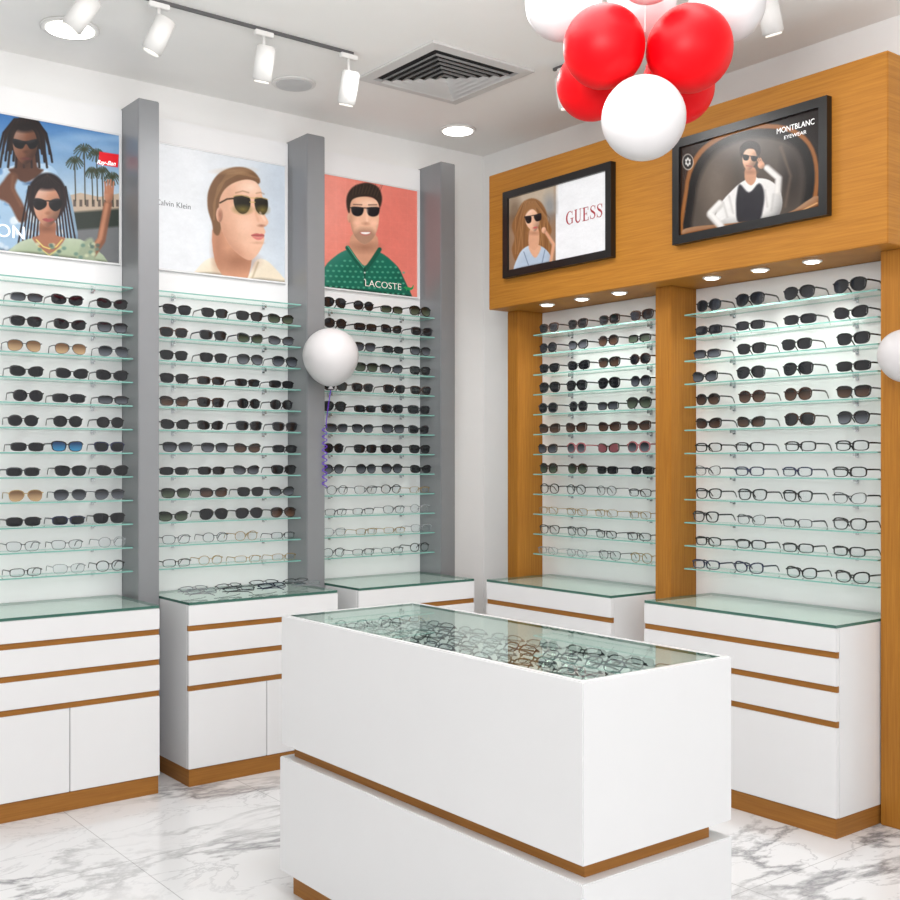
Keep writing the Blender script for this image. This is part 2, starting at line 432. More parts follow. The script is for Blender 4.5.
me=bpy.data.meshes.new('glass_top'); bm.to_mesh(me); bm.free()
g=mesh_obj('glass_top',me,root,[M['topglass'],M['topedge']]); g["label"]="green-tinted glass pane"
box('oak_reveal',-hx+0.035,hx-0.06,-hy+0.03,hy-0.03,0.4755,0.5165,M['trim'],root,0)
box('lower_case',-hx-0.004,hx-0.004,-hy-0.004,hy+0.004,0.08,0.475,M['white'],root,0.003)
box('plinth',-hx+0.03,hx-0.03,-hy+0.03,hy-0.03,0.0,0.0795,M['trim'],root,0.001)
for r in range(5):
    for k in range(8):
        st=pick('H')
        glasses(st[0],st[1],st[2],(X0+0.07+r*0.094,Y0+0.12+k*0.176+random.uniform(-.003,.003),0.886+0.022),-math.pi/2+random.uniform(-.04,.04),"inside the glass counter","eyeglasses inside the glass counter",thin=True,folded=True,sc=1.05,tilt=-0.8)

# ------------------------------------------------------------------ poster painting (vertex-colour prints)
def smooth_noise(ny,nx,cells):
    g=rng.random((cells+2,cells+2))*2-1
    yy=np.linspace(0,cells,ny); xx=np.linspace(0,cells,nx)
    y0=yy.astype(int); x0=xx.astype(int); fy=(yy-y0)[:,None]; fx=(xx-x0)[None]
    fy=fy*fy*(3-2*fy); fx=fx*fx*(3-2*fx)
    a=g[np.ix_(y0,x0)]; b_=g[np.ix_(y0,x0+1)]; c_=g[np.ix_(y0+1,x0)]; d=g[np.ix_(y0+1,x0+1)]
    return a*(1-fy)*(1-fx)+b_*(1-fy)*fx+c_*fy*(1-fx)+d*fy*fx
class Canvas:
    def __init__(s,dx0,dx1,t0,t1,h0,h1,nx=280,ny=250,bg=(255,255,255)):
        s.nx,s.ny=nx,ny
        u,v=np.meshgrid(np.linspace(0,1,nx),np.linspace(0,1,ny))
        s.u,s.v=u,v
        s.X=dx0+u*(dx1-dx0); s.Y=t0+(t1-t0)*u+v*(h0+(h1-h0)*u)
        s.C=np.ones((ny,nx,3))*np.array(bg,float)
    def mixm(s,m,c,alpha=1.0):
        m=(np.clip(m,0,1)*alpha)[...,None]; s.C=s.C*(1-m)+np.array(c,float)*m
    def ell(s,cx,cy,rx,ry,c,ang=0,soft=0.8,alpha=1.0):
        a=math.radians(ang); dx=s.X-cx; dy=s.Y-cy
        p=dx*math.cos(a)+dy*math.sin(a); q=-dx*math.sin(a)+dy*math.cos(a)
        d=(np.sqrt((p/rx)**2+(q/ry)**2)-1)*min(rx,ry)
        s.mixm(0.5-d/soft,c,alpha)
    def sdf(s,pts,smooth=True):
        if smooth:
            P=[];n=len(pts)
            for i in range(n):
                p0,p1,p2,p3=[np.array(pts[(i+k-1)%n],float) for k in range(4)]
                for t in (0,.25,.5,.75):
                    P.append(0.5*((2*p1)+(-p0+p2)*t+(2*p0-5*p1+4*p2-p3)*t*t+(-p0+3*p1-3*p2+p3)*t**3))
        else: P=[np.array(p,float) for p in pts]
        d=np.full(s.X.shape,1e9); ins=np.zeros(s.X.shape,bool)
        for i in range(len(P)):
            a=P[i]; b=P[(i+1)%len(P)]
            ex,ey=b-a; L=ex*ex+ey*ey+1e-9
            t=np.clip(((s.X-a[0])*ex+(s.Y-a[1])*ey)/L,0,1)
            d=np.minimum(d,np.hypot(s.X-a[0]-t*ex,s.Y-a[1]-t*ey))
            if abs(ey)>1e-9:
                cr=((a[1]>s.Y)!=(b[1]>s.Y))&(s.X<ex*(s.Y-a[1])/ey+a[0]); ins^=cr
        return np.where(ins,-d,d)
    def poly(s,pts,c,soft=0.8,smooth=True,alpha=1.0):
        s.mixm(0.5-s.sdf(pts,smooth)/soft,c,alpha)
    def form(s,pts,c,light=(-0.6,-0.8),r=10,amt=0.35,soft=1.0,hi=0.25):
        # soft-lit volume inside the printed photograph
        d=s.sdf(pts); m=np.clip(0.5-d/soft,0,1)
        h=np.sqrt(np.clip(1-np.clip(1+d/r,0,1)**2,0,1))*r*0.8
        for _ in range(10): h=(h+np.roll(h,1,0)+np.roll(h,-1,0)+np.roll(h,1,1)+np.roll(h,-1,1))/5
        gy,gx=np.gradient(h); sx=(s.X[0,1]-s.X[0,0]); sy=(s.Y[1,0]-s.Y[0,0])
        gx/=sx; gy/=sy
        nn=np.sqrt(1+gx*gx+gy*gy); sh=(gx*light[0]+gy*light[1])/nn
        for _ in range(6): sh=(sh+np.roll(sh,1,0)+np.roll(sh,-1,0)+np.roll(sh,1,1)+np.roll(sh,-1,1))/5
        cc=np.array(c,float)
        col=cc[None,None]*(1-amt*np.clip(sh,0,1)[...,None])+ (255-cc)*hi*np.clip(-sh,0,1)[...,None]
        s.C=s.C*(1-m[...,None])+col*m[...,None]
    def line(s,pts,w,c,soft=0.8,alpha=1.0):
        d=np.full(s.X.shape,1e9)
        for a,b in zip(pts[:-1],pts[1:]):
            ex,ey=b[0]-a[0],b[1]-a[1]; L=ex*ex+ey*ey+1e-9
            t=np.clip(((s.X-a[0])*ex+(s.Y-a[1])*ey)/L,0,1)
            d=np.minimum(d,np.hypot(s.X-a[0]-t*ex,s.Y-a[1]-t*ey))
        s.mixm(0.5-(d-w/2)/soft,c,alpha)
    def grain(s,a=3):
        n=smooth_noise(s.ny,s.nx,9)*a+smooth_noise(s.ny,s.nx,34)*a*.6+smooth_noise(s.ny,s.nx,90)*a*.6
        s.C=s.C*(1+n[...,None]/255*1.6)
    def mesh(s,w,h,name):
        nx,ny=s.nx,s.ny
        co=np.stack([(s.u-0.5)*w,np.zeros_like(s.u),(0.5-s.v)*h],-1).reshape(-1,3)
        idx=np.arange(nx*ny).reshape(ny,nx)
        q=np.stack([idx[:-1,:-1],idx[1:,:-1],idx[1:,1:],idx[:-1,1:]],-1).reshape(-1,4)
        me=bpy.data.meshes.new(name); me.from_pydata(co.tolist(),[],q.tolist())
        c=np.clip(s.C,0,255)/255.0
        lin=np.where(c<=0.04045,c/12.92,((c+0.055)/1.055)**2.4).reshape(-1,3)
        at=me.color_attributes.new('Col','FLOAT_COLOR','POINT')
        at.data.foreach_set('color',np.concatenate([lin,np.ones((nx*ny,1))],1).ravel().astype(np.float32))
        return me
def printmat(name,emit,rough,dim=1.0):
    m,nt,b=newmat(name)
    a=nt.nodes.new('ShaderNodeAttribute'); a.attribute_name='Col'
    d=nt.nodes.new('ShaderNodeMixRGB'); d.blend_type='MULTIPLY'; d.inputs['Fac'].default_value=1; d.inputs[2].default_value=(dim,dim,dim,1)
    nt.links.new(a.outputs['Color'],d.inputs[1])
    nt.links.new(d.outputs['Color'],b.inputs['Base Color']); nt.links.new(a.outputs['Color'],b.inputs['Emission Color'])
    b.inputs['Emission Strength'].default_value=emit; b.inputs['Roughness'].default_value=rough; b.inputs['Specular IOR Level'].default_value=0.3; return m
M['print']=printmat('backlit_print',0.55,0.4,0.5); M['screen']=printmat('screen_picture',0.65,0.25,0.4)

def ink(name,color,emit): return plain('ink_'+name,color,0.4,emit=emit,var=0)
def text(name,body,w,color,parent,x,z,y,bold=0.0,h=None,shear=0.0,rot=0.0,emit=0.2):
    cu=bpy.data.curves.new(name,'FONT'); cu.body=body; cu.size=1; cu.extrude=0.004; cu.offset=bold; cu.shear=shear; cu.resolution_u=6
    tmp=bpy.data.objects.new('tmp',cu); COL.objects.link(tmp); bpy.context.view_layer.update()
    me=bpy.data.meshes.new_from_object(tmp.evaluated_get(bpy.context.evaluated_depsgraph_get()))
    bpy.data.objects.remove(tmp)
    xs=[v.co.x for v in me.vertices]; ys=[v.co.y for v in me.vertices]
    sc=w/(max(xs)-min(xs)); sy=sc if h is None else h/(max(ys)-min(ys))
    ox=min(xs)
    for v in me.vertices: v.co=Vector(((v.co.x-ox)*sc,(v.co.y-min(ys))*sy,v.co.z*0.15))
    me.transform(Matrix.Rotation(rot,4,'Z')); me.transform(Matrix.Rotation(math.pi/2,4,'X'))
    me.materials.clear()
    o=mesh_obj(name,me,parent,[ink(name,color,emit)]); o.location=(x,y,z); return o
def serif_guess(parent,x,z,y,w,h):
    bm=bmesh.new()
    def rib(pts,ws,ox):
        n=len(pts); prev=None
        for i in range(n):
            a=Vector(pts[max(0,i-1)]); b_=Vector(pts[min(n-1,i+1)]); t=(b_-a).normalized(); nn=Vector((-t.y,t.x))*ws[i]/2
            p=Vector(pts[i]); q=[bm.verts.new((ox+p.x+nn.x,0,p.y+nn.y)),bm.verts.new((ox+p.x-nn.x,0,p.y-nn.y))]
            if prev: bm.faces.new((prev[0],prev[1],q[1],q[0]))
            prev=q
    def bar(a,c,d,e,ox): bm.faces.new([bm.verts.new((ox+p,0,q)) for p,q in ((a,d),(c,d),(c,e),(a,e))])
    def G(ox):
        P=[];Wd=[]
        for i in range(25):
            t=math.radians(48+ (312-48)*i/24); P.append((0.42+0.34*math.cos(t),0.5+0.47*math.sin(t))); Wd.append(0.05+0.11*max(0,-math.cos(t))**1.2)
        rib(P,Wd,ox); bar(.60,.72,.06,.44,ox); bar(.48,.82,.41,.46,ox); bar(.655,.70,.68,.98,ox)
    def U(ox):
        P=[(.19,.98),(.19,.35)];Wd=[.15,.15]
        for i in range(13):
            t=math.pi+math.pi*i/12; P.append((.42+.23*math.cos(t),.30+.27*math.sin(t))); Wd.append(.15-.1*i/12)
        P.append((.65,.98)); Wd.append(.05); rib(P,Wd,ox); bar(.04,.34,.95,1,ox); bar(.54,.77,.95,1,ox)
    def E(ox):
        bar(.13,.28,0,1,ox); bar(.03,.66,0,.05,ox); bar(.03,.64,.95,1,ox); bar(.28,.5,.48,.53,ox); bar(.62,.67,0,.24,ox); bar(.59,.64,.76,1,ox); bar(.47,.51,.37,.64,ox)
    def S(ox):
        K=[(.57,.78),(.50,.93),(.33,.975),(.17,.90),(.13,.75),(.22,.61),(.38,.51),(.53,.39),(.57,.23),(.47,.07),(.30,.025),(.14,.09),(.08,.25)]
        Wd=[.04,.05,.05,.08,.12,.14,.16,.14,.12,.08,.05,.05,.04]; rib(K,Wd,ox); bar(.56,.60,.68,.98,ox); bar(.06,.10,.02,.32,ox)
    for f,ox in ((G,0),(U,.88),(E,1.74),(S,2.50),(S,3.20)): f(ox)
    for v in bm.verts: v.co.x*=w/3.85; v.co.z*=h
    me=bpy.data.meshes.new('lettering'); bm.to_mesh(me); bm.free()
    o=mesh_obj('lettering',me,parent,[ink('serif',(150,26,40),.2)]); o.location=(x,y,z); return o

def poster(name,cx,cy,rz,z0,z1,W,canvas,label,cat,frame_mat,fw,fd,pm):
    r=empty(name,(cx,cy,z0),rz); tag(r,label,cat)
    H=z1-z0
    bm=bmesh.new()
    for (a,b_,c,d) in ((-W/2,W/2,0,fw),(-W/2,W/2,H-fw,H),(-W/2,-W/2+fw,fw,H-fw),(W/2-fw,W/2,fw,H-fw)):
        add_box(bm,a,b_,-fd,-0.0005,c,d)
    add_box(bm,-W/2+fw,W/2-fw,-fd*0.55,-0.0005,fw,H-fw)
    me=bpy.data.meshes.new('frame'); bm.to_mesh(me); bm.free(); mesh_obj('frame',me,r,[frame_mat])
    canvas.grain(2.5)
    me=canvas.mesh(W-2*fw,H-2*fw,'picture'); me.materials.append(pm)
    p=mesh_obj('picture',me,r); p.location=(0,-fd*0.55-0.001,H/2)
    return r

def ovalpts(cx,cy,rx,ry,jaw=1.0,n=14,ang=0):
    P=[]
    for i in range(n):
        t=2*math.pi*i/n; x=rx*math.cos(t); y=ry*math.sin(t)
        if y>0: x*=1-(1-jaw)*(y/ry)**2
        a=math.radians(ang); P.append((cx+x*math.cos(a)-y*math.sin(a),cy+x*math.sin(a)+y*math.cos(a)))
    return P
# --- poster one: two people, palms, blue sky
c=Canvas(-40,121,106,134,141,130)
g=np.clip((c.Y-115)/85,0,1)[...,None]; c.C=np.array((62,116,176.))*(1-g)+np.array((186,204,216.))*g
for k in range(7): c.ell(50+k*14,140+7*math.sin(k*2),16,4,(170,196,220),soft=6,alpha=.35)
c.poly([(-50,205),(40,203),(75,204),(130,208),(130,280),(-50,270)],(110,112,114),smooth=False)
c.poly([(62,196),(80,192),(100,196),(125,192),(125,214),(62,212)],(186,166,146),smooth=False)
for k in range(9): c.poly([(66+k*6.5,199),(69+k*6.5,199),(69+k*6.5,206),(66+k*6.5,206)],(96,84,78),smooth=False)
c.poly([(70,212),(122,208),(122,226),(72,230)],(44,52,46),smooth=False,soft=3)
for (x,y,r,b) in ((74,160,9,200),(84,148,11,204),(97,152,9,200),(103,170,8,205),(114,176,9,206),(92,170,7,203)):
    c.line([(x,y),(x+1,b)],1.2,(56,54,42))
    for k in range(15):
        a=math.pi*2*k/15; c.line([(x,y),(x+math.cos(a)*r*0.6,y+math.sin(a)*r*.45-1),(x+math.cos(a)*r,y+math.sin(a)*r*.6+3)],1.0,(40+10*(k%3),58,38),soft=1.0)
c.form([(-20,268),(-12,192),(4,168),(44,163),(60,178),(72,205),(70,262)],(160,190,216),r=14,amt=.5)
for k in range(40):
    c.ell(random.uniform(-10,64),random.uniform(170,255),random.uniform(1.5,4),random.uniform(2,5),ch([(232,238,242),(86,130,180),(60,90,130),(210,222,232)]),ang=random.uniform(0,90),soft=2,alpha=.8)
c.poly([(15,150),(34,150),(36,166),(42,170),(24,182),(8,170),(14,166)],(84,52,38),soft=2)
c.poly([(6,150),(8,130),(16,118),(26,114),(36,118),(43,132),(44,152),(38,148),(10,150)],(24,18,18),soft=1.5)
for k in range(22):
    x=3+k*2.0; w_=8*math.sin(k*2.1); c.line([(24+(x-24)*.5,118),(x,132),(x+(x-24)*.22,152+w_),(x+(x-24)*.28,160+w_)],2.2,(26+8*(k%3),19+4*(k%3),20+3*(k%2)),soft=1)
c.form(ovalpts(24,144,12,20,.72),(122,78,58),r=14,amt=.6,hi=.3)
c.ell(24,126,12,5,(28,20,20),soft=4)
c.form([(12,138),(24,140),(36,138),(35,146),(29,148),(25,143),(21,148),(14,146)],(16,16,20),r=3,amt=.2,hi=.2)
c.ell(25,158,4.6,1.4,(96,50,48),soft=1.5); c.ell(25,151,2.8,1.6,(88,54,40),soft=2); c.ell(24,165,5,2.6,(66,42,34),soft=3,alpha=.6)
c.poly([(-6,196),(2,182),(10,172),(17,176),(14,188),(22,204),(26,218),(18,222),(8,204)],(104,66,48),soft=2.5)
c.line([(12,176),(11,188),(20,206)],2,(136,92,68),soft=3,alpha=.7)
c.ell(46,197,20,25,(28,20,22),soft=2)
for k in range(17):
    x=23+k*2.9; c.line([(46+(x-46)*.8,186),(x,212),(x+(x-46)*.28,248+4*math.sin(k))],1.8,(30+12*(k%2),20+6*(k%2),22+4*(k%2)),soft=1)
for k in range(7): c.line([(46,174),(32+k*4.6,184)],.6,(60,42,40),soft=.8,alpha=.6)
c.form([(4,268),(14,246),(34,238),(60,238),(86,242),(106,268)],(166,180,150),r=12,amt=.5)
c.poly([(39,222),(54,222),(55,235),(64,239),(48,254),(31,239),(38,235)],(166,110,84),soft=1.5); c.ell(46,229,8,3,(120,76,56),soft=5,alpha=.7)
c.form(ovalpts(46,206,13.5,21,.68),(196,140,112),r=15,amt=.5,hi=.35)
c.ell(46,186,11,3.5,(30,20,22),soft=4)
c.form([(32,199),(38,198),(45,201),(44.5,206.5),(38,210),(33,207)],(14,14,18),r=3,amt=.2,hi=.25); c.form([(48,201),(55,198),(60.5,200),(60,207),(54,211),(48.5,207)],(14,14,18),r=3,amt=.2,hi=.25); c.line([(32,200),(60,201)],1.2,(20,20,22))
c.poly([(41,219.5),(45,218),(47,218.8),(50,218),(53,219.5),(47,222)],(158,76,76),soft=1.2); c.ell(47,213,2.8,1.5,(156,104,80),soft=2); c.ell(47,225,4,1.2,(150,98,76),soft=2,alpha=.7)
c.line([(35,240),(42,247),(48,249),(55,247),(61,240)],1.2,(226,206,120)); c.line([(37,247),(48,256),(60,247)],.8,(226,206,120))
c.line([(84,266),(102,240),(109,204)],9,(132,86,64),soft=2); c.line([(83,264),(101,238),(108,204)],4.5,(186,128,98),soft=2.5); c.form(ovalpts(110,193,5,9,1),(182,124,96),r=4)
for k in range(4): c.line([(107+k*2.4,192),(106+k*3.1,178+abs(k-1.5)*2)],2,(178,120,92))
c.poly([(76,262),(82,244),(92,238),(96,252),(92,268)],(150,162,136),soft=3)
for k in range(30): c.ell(random.uniform(14,100),random.uniform(242,264),2.2,1.8,ch([(96,130,118),(200,204,170),(70,96,90)]),soft=1.6,alpha=.8)
c.poly([(100,150),(121,153),(120,166),(99,163)],(226,22,36),smooth=False)
r=poster('poster',(1.29+2.046)/2,PY-0.0005,0,2.455,3.095,0.756,c,"backlit poster of two people in sunglasses under palm trees","poster",M['white'],0.008,0.018,M['print'])
text('logo_lettering',"Ray-Ban",0.095,(255,255,255),r,0.260,0.470,-0.014,bold=0.015,shear=0.45,rot=0.06,emit=.4)
text('lettering',"ON",0.125,(255,255,255),r,-0.205,0.07,-0.014,bold=0.0,emit=.4)

# --- poster two: woman with slicked hair, three-quarter view
c=Canvas(154,285,146,166,124,117)
g=np.clip((c.X-190)/95,0,1)[...,None]; c.C=np.array((232,234,237.))*(1-g)+np.array((206,214,222.))*g
c.ell(284,190,24,60,(190,200,212),soft=24,alpha=.6)
c.form([(190,292),(196,270),(212,259),(226,276),(244,280),(256,260),(272,266),(284,292)],(234,220,196),r=12,amt=.45)
c.line([(214,260),(228,286)],1.4,(190,172,142),soft=2); c.line([(257,263),(248,286)],1.4,(190,172,142),soft=2)
c.poly([(213,226),(213,262),(228,284),(243,284),(250,262),(246,240)],(206,150,120),soft=1)
c.ell(236,262,16,8,(148,98,74),soft=12,alpha=.7); c.ell(216,250,5,20,(166,112,86),soft=8,alpha=.6)
c.poly([(210,224),(206,210),(206,195),(211,182),(219,173),(231,168),(244,168),(254,173),(259,182),(250,188),(228,202),(221,222),(217,236),(212,234)],(122,88,62),soft=1.6)
for k in range(44):
    a=k/43; c.line([(259-a*26,179-a*6),(242-a*18,172+a*3),(224-a*9,180+a*9),(214-a*3,199+a*8),(212,221)],.5,((184,144,104),(92,64,44),(152,114,80))[k%3],soft=1.2,alpha=.4)
c.ell(232,171.5,13,2.2,(200,162,122),ang=-4,soft=5,alpha=.5)
face=[(217,206),(221,193),(230,184.5),(243,180),(253.5,181.5),(259,188),(261.5,197),(262,207),(264,215),(267.5,221.5),(266.5,225),(263,227.5),(264.5,232),(263,236),(263.5,240),(261,247),(255.5,256),(248,261),(238,256),(227,245),(219,228)]
c.poly(face,(232,184,156),soft=1.0)
mk=np.clip(0.5-c.sdf(face)/1.0,0,1); keep=c.C.copy()
c.ell(223,236,8,25,(184,130,104),soft=18,alpha=.7,ang=-18); c.ell(238,254,13,5,(194,140,114),soft=10,alpha=.7,ang=34)
c.ell(226,197,7,9,(210,158,130),soft=10,alpha=.6)
c.ell(249,188,8,5,(250,218,196),soft=10,alpha=.9); c.ell(245,225,7,7,(246,202,178),soft=12,alpha=.7); c.ell(252,243,7,3,(240,194,168),soft=6,alpha=.6)
c.C=keep*(1-mk[...,None])+c.C*mk[...,None]
c.form(ovalpts(217.5,216,3.4,7.5,.9),(216,160,132),r=4,amt=.5); c.ell(218,216,1.5,4.4,(166,112,90),soft=2.5)
c.line([(233,199),(225,200),(218,204)],1.6,(60,44,26))
c.form([(232,197.5),(240,196),(248,198),(248.6,207),(244.5,213.5),(238.5,214),(233,208)],(34,30,22),r=4,amt=.1,hi=.1); c.form([(253.5,198.5),(260,197.8),(266.5,199.5),(267,208.5),(263.5,214.5),(258,214),(254,208.5)],(34,30,22),r=4,amt=.1,hi=.1)
c.ell(241,210,7,3.4,(124,108,50),soft=6,alpha=.85); c.ell(261.5,210,5,3.4,(124,108,50),soft=6,alpha=.85); c.line([(231.5,197),(240,195.6),(248.5,198)],.7,(206,174,106)); c.line([(253,198.5),(260,197.4),(267,199.4)],.7,(206,174,106)); c.line([(248.4,202.5),(253.6,202.5)],.9,(206,174,106)); c.line([(248.5,198),(253.5,198.5)],.7,(206,174,106))
c.line([(234,193.5),(241,191.5),(247,193)],1.1,(150,110,82),soft=1.5,alpha=.7); c.line([(255,193.5),(259.5,192.5),(263,194)],1.0,(150,110,82),soft=1.5,alpha=.6)
c.line([(254.5,214),(257,221)],1.6,(212,156,128),soft=3,alpha=.7); c.ell(260.5,226,3.2,1.1,(170,114,94),soft=2); c.line([(259,213),(264,220.5)],1.2,(252,220,200),soft=2.5,alpha=.8)
c.poly([(249.5,235.8),(255,233.8),(258.6,234.4),(261,234.1),(263.6,236),(257,237.2)],(186,94,92),soft=1); c.poly([(250.5,236.8),(257,237.6),(263.2,236.8),(260,240),(255,240.2)],(214,126,120),soft=1); c.line([(250,236.3),(263,236.4)],.5,(136,66,66))
c.ell(256.5,243.4,4.2,1,(200,148,122),soft=2.5,alpha=.8)
r=poster('poster',(2.205+2.965)/2,PY-0.0005,0,2.455,3.095,0.76,c,"backlit poster of a woman with slicked hair wearing sunglasses","poster",M['white'],0.008,0.018,M['print'])
text('lettering',"Calvin Klein",0.185,(84,84,88),r,-0.357,0.325,-0.0115,bold=-0.005,emit=.0)

# --- poster three: smiling man in green polo
c=Canvas(314,418,171,190,117,107,bg=(228,132,116))
for k in range(16): c.line([(300+k*9,160),(300+k*9,310)],.4,(238,156,142),soft=1,alpha=.35)
for k in range(14): c.line([(300,176+k*9),(430,190+k*8.6)],.4,(238,156,142),soft=1,alpha=.35)
c.ell(400,240,34,70,(214,108,96),soft=30,alpha=.55); c.ell(328,200,20,40,(238,154,140),soft=20,alpha=.5)
c.form([(318,312),(323,274),(334,258),(350,249),(374,250),(391,260),(403,276),(409,312)],(16,98,78),r=18,amt=.55,hi=.14)
for i in range(17):
    for j in range(11):
        x=320+i*5.4+(j%2)*2.7; y=256+j*5.4
        if y>254+abs(x-362)*.35 and x<404: c.ell(x,y,1.3,1.0,(86,166,136),soft=1,alpha=.85)
c.poly([(352,234),(375,234),(376,252),(364,266),(351,252)],(206,150,122),soft=1); c.ell(364,247,11,4,(150,102,80),soft=8,alpha=.8)
c.line([(347,248),(355,260),(363,270)],4.2,(14,84,66)); c.line([(379,249),(372,260),(365,270)],4.2,(14,84,66)); c.line([(347,246),(355,258),(363,268)],.9,(90,160,130)); c.line([(364,268),(364,286)],1.0,(8,50,38))
for y in (273,280): c.ell(364,y,.8,.8,(220,230,220),soft=.6)
c.form(ovalpts(349,217,2.2,5.2,.9),(214,156,128),r=2)
hair=[(348,212),(346,204),(346.5,195),(350,188),(355,184),(362,181.5),(369,181.5),(376,184.5),(380,190),(381.5,198),(379.5,206),(377,202),(372,196.5),(362,196),(353,200),(350.5,210)]
c.poly(hair,(50,38,32),soft=1.6)
for k in range(18): c.line([(352+k*1.5,194-2*math.sin(k*.24)),(353+k*1.7,184+1.5*math.cos(k*1.7))],.5,((96,74,60),(30,22,20))[k%2],soft=1.0,alpha=.5)
face=[(349.5,208),(351,200),(356,196.5),(364,195.5),(372,197),(377,201),(378.3,209),(378,222),(375.5,232),(371,239.5),(364.5,244),(358,241),(352.5,233),(350,222)]
c.poly(face,(232,180,150),soft=.9)
mk=np.clip(0.5-c.sdf(face)/.9,0,1); keep=c.C.copy()
c.ell(350,222,3.5,22,(190,136,108),soft=7,alpha=.7); c.ell(368,202,7,3.2,(248,206,180),soft=5,alpha=.8)
c.poly([(349,225),(353,232),(357.5,229),(364,227.8),(371,229),(375.5,232),(379,225),(379,238),(372,246),(358,246),(349,238)],(120,88,72),soft=6,alpha=.55)
c.ell(356.5,222,3,2.4,(244,190,162),soft=3,alpha=.8); c.ell(373,222,3,2.4,(246,194,166),soft=3,alpha=.8)
c.C=keep*(1-mk[...,None])+c.C*mk[...,None]
c.poly([(359,231.8),(364.5,231),(370.5,231.5),(368,234.4),(364,235.2),(361,234.4)],(186,110,100),soft=1); c.poly([(360,232),(364.5,231.6),(369.6,231.8),(367,233.6),(362,233.6)],(244,238,234),soft=.6)
c.form([(350.8,206.5),(357,205.8),(362.8,207.2),(361.6,213.4),(357,215.6),(352,213.4)],(26,24,28),r=3,amt=.2,hi=.2); c.form([(366,207.2),(372,205.8),(378.6,206.6),(377.8,213.4),(372.5,215.8),(367.2,213.6)],(26,24,28),r=3,amt=.2,hi=.2); c.line([(350,207),(379,207)],1.0,(26,24,26))
c.line([(353,203.6),(361,203.8)],1.0,(76,56,46),soft=1.2,alpha=.8); c.line([(368,203.8),(376,203.6)],1.0,(76,56,46),soft=1.2,alpha=.8)
c.ell(365,223,3,1.6,(200,144,118),soft=2.5); c.line([(366,209),(366.4,220)],1.3,(250,208,182),soft=2.5,alpha=.8)
r=poster('poster',(3.125+3.85)/2,PY-0.0005,0,2.455,3.095,0.725,c,"backlit coral poster of smiling man in green polo and sunglasses","poster",M['white'],0.008,0.018,M['print'])
text('lettering',"LACOSTE",0.25,(250,232,226),r,-0.01,0.04,-0.0115,bold=-0.014,h=0.036,emit=.2)
bm=bmesh.new()
pts=[(0,.35),(.10,.55),(.22,.62),(.34,.50),(.52,.58),(.68,.50),(.82,.62),(.94,.95),(1.0,.9),(.95,.45),(.82,.22),(.68,.18),(.66,0),(.56,0),(.55,.16),(.38,.18),(.34,0),(.24,0),(.26,.22),(.12,.22),(.2,.34)]
bm.faces.new([bm.verts.new((p[0]*0.075,0,p[1]*0.04)) for p in pts])
me=bpy.data.meshes.new('emblem'); bm.to_mesh(me); bm.free()
e=mesh_obj('emblem',me,r,[ink('emblem',(24,128,70),.3)]); e.location=(0.255,-0.0125,0.04); e["label"]="small green reptile emblem"

# --- screen one
c=Canvas(512,610,199,171.5,72,79.3,bg=(236,236,238))
c.poly([(505,190),(561,178),(561,290),(505,290)],(148,118,94),smooth=False)
c.poly([(505,190),(561,178),(561,212),(505,216)],(186,168,148),smooth=False,soft=6)
c.ell(518,212,7,14,(104,82,62),soft=8,alpha=.7); c.ell(555,206,6,12,(120,130,140),soft=8,alpha=.6)
hr=[(520,262),(515,250),(518,238),(515,226),(520,214),(526,203),(536,198),(545,201),(551,210),(553,220),(557,230),(554,240),(559,250),(555,262),(548,254),(540,250),(530,256)]
c.poly(hr,(136,92,54),soft=1.6)
for k in range(26):
    x=519+k*1.45; c.line([(534+(x-536)*.35,201),(x+2*math.sin(k),218),(x-1.8*math.sin(k*1.3),234),(x+2*math.sin(k*1.7),254)],.6,((200,154,104),(96,62,36),(168,120,76))[k%3],soft=1.2,alpha=.5)
c.form([(519,276),(522,256),(532,246),(546,246),(556,256),(560,276)],(176,192,210),r=7,amt=.5); c.line([(528,252),(534,268)],1,(120,136,160)); c.line([(550,250),(546,268)],1,(120,136,160)); c.poly([(533,246),(546,246),(540,258)],(222,168,136),soft=1)
c.poly([(535,228),(543,228),(544,243),(539,250),(533,244)],(214,160,128),soft=1.2); c.ell(539,233,5,1.6,(170,118,90),soft=3,alpha=.7)
c.form(ovalpts(537,220,7.4,11.6,.68,ang=-12),(234,184,152),r=9,amt=.4,hi=.3)
c.poly([(528,216),(530,206),(538,202.5),(546,208),(541,208),(534,210)],(146,102,62),soft=1.6)
c.form([(529,217),(532.5,215.8),(536,216.6),(535.5,222),(531.5,223)],(22,20,20),r=2,hi=.2); c.form([(538.5,216),(542,213.8),(546,213.4),(546,219.5),(541,221)],(22,20,20),r=2,hi=.2); c.line([(528.5,217),(546,213.6)],.7,(30,24,22)); c.ell(540,227.4,2.3,.9,(190,84,84),soft=1,ang=-12)
c.line([(556,262),(559,244),(551,232)],3.2,(214,158,126),soft=1.5); c.form(ovalpts(549,230,2.4,3.2,1),(222,168,136),r=2)
r=poster('display_screen',4.0595,(3.85+4.68)/2,-math.pi/2,2.52,3.0,0.83,c,"black-framed screen showing a woman and white advert half","screen",M['black'],0.04,0.035,M['screen'])
serif_guess(r,0.08,0.215,-0.022,0.265,0.07)

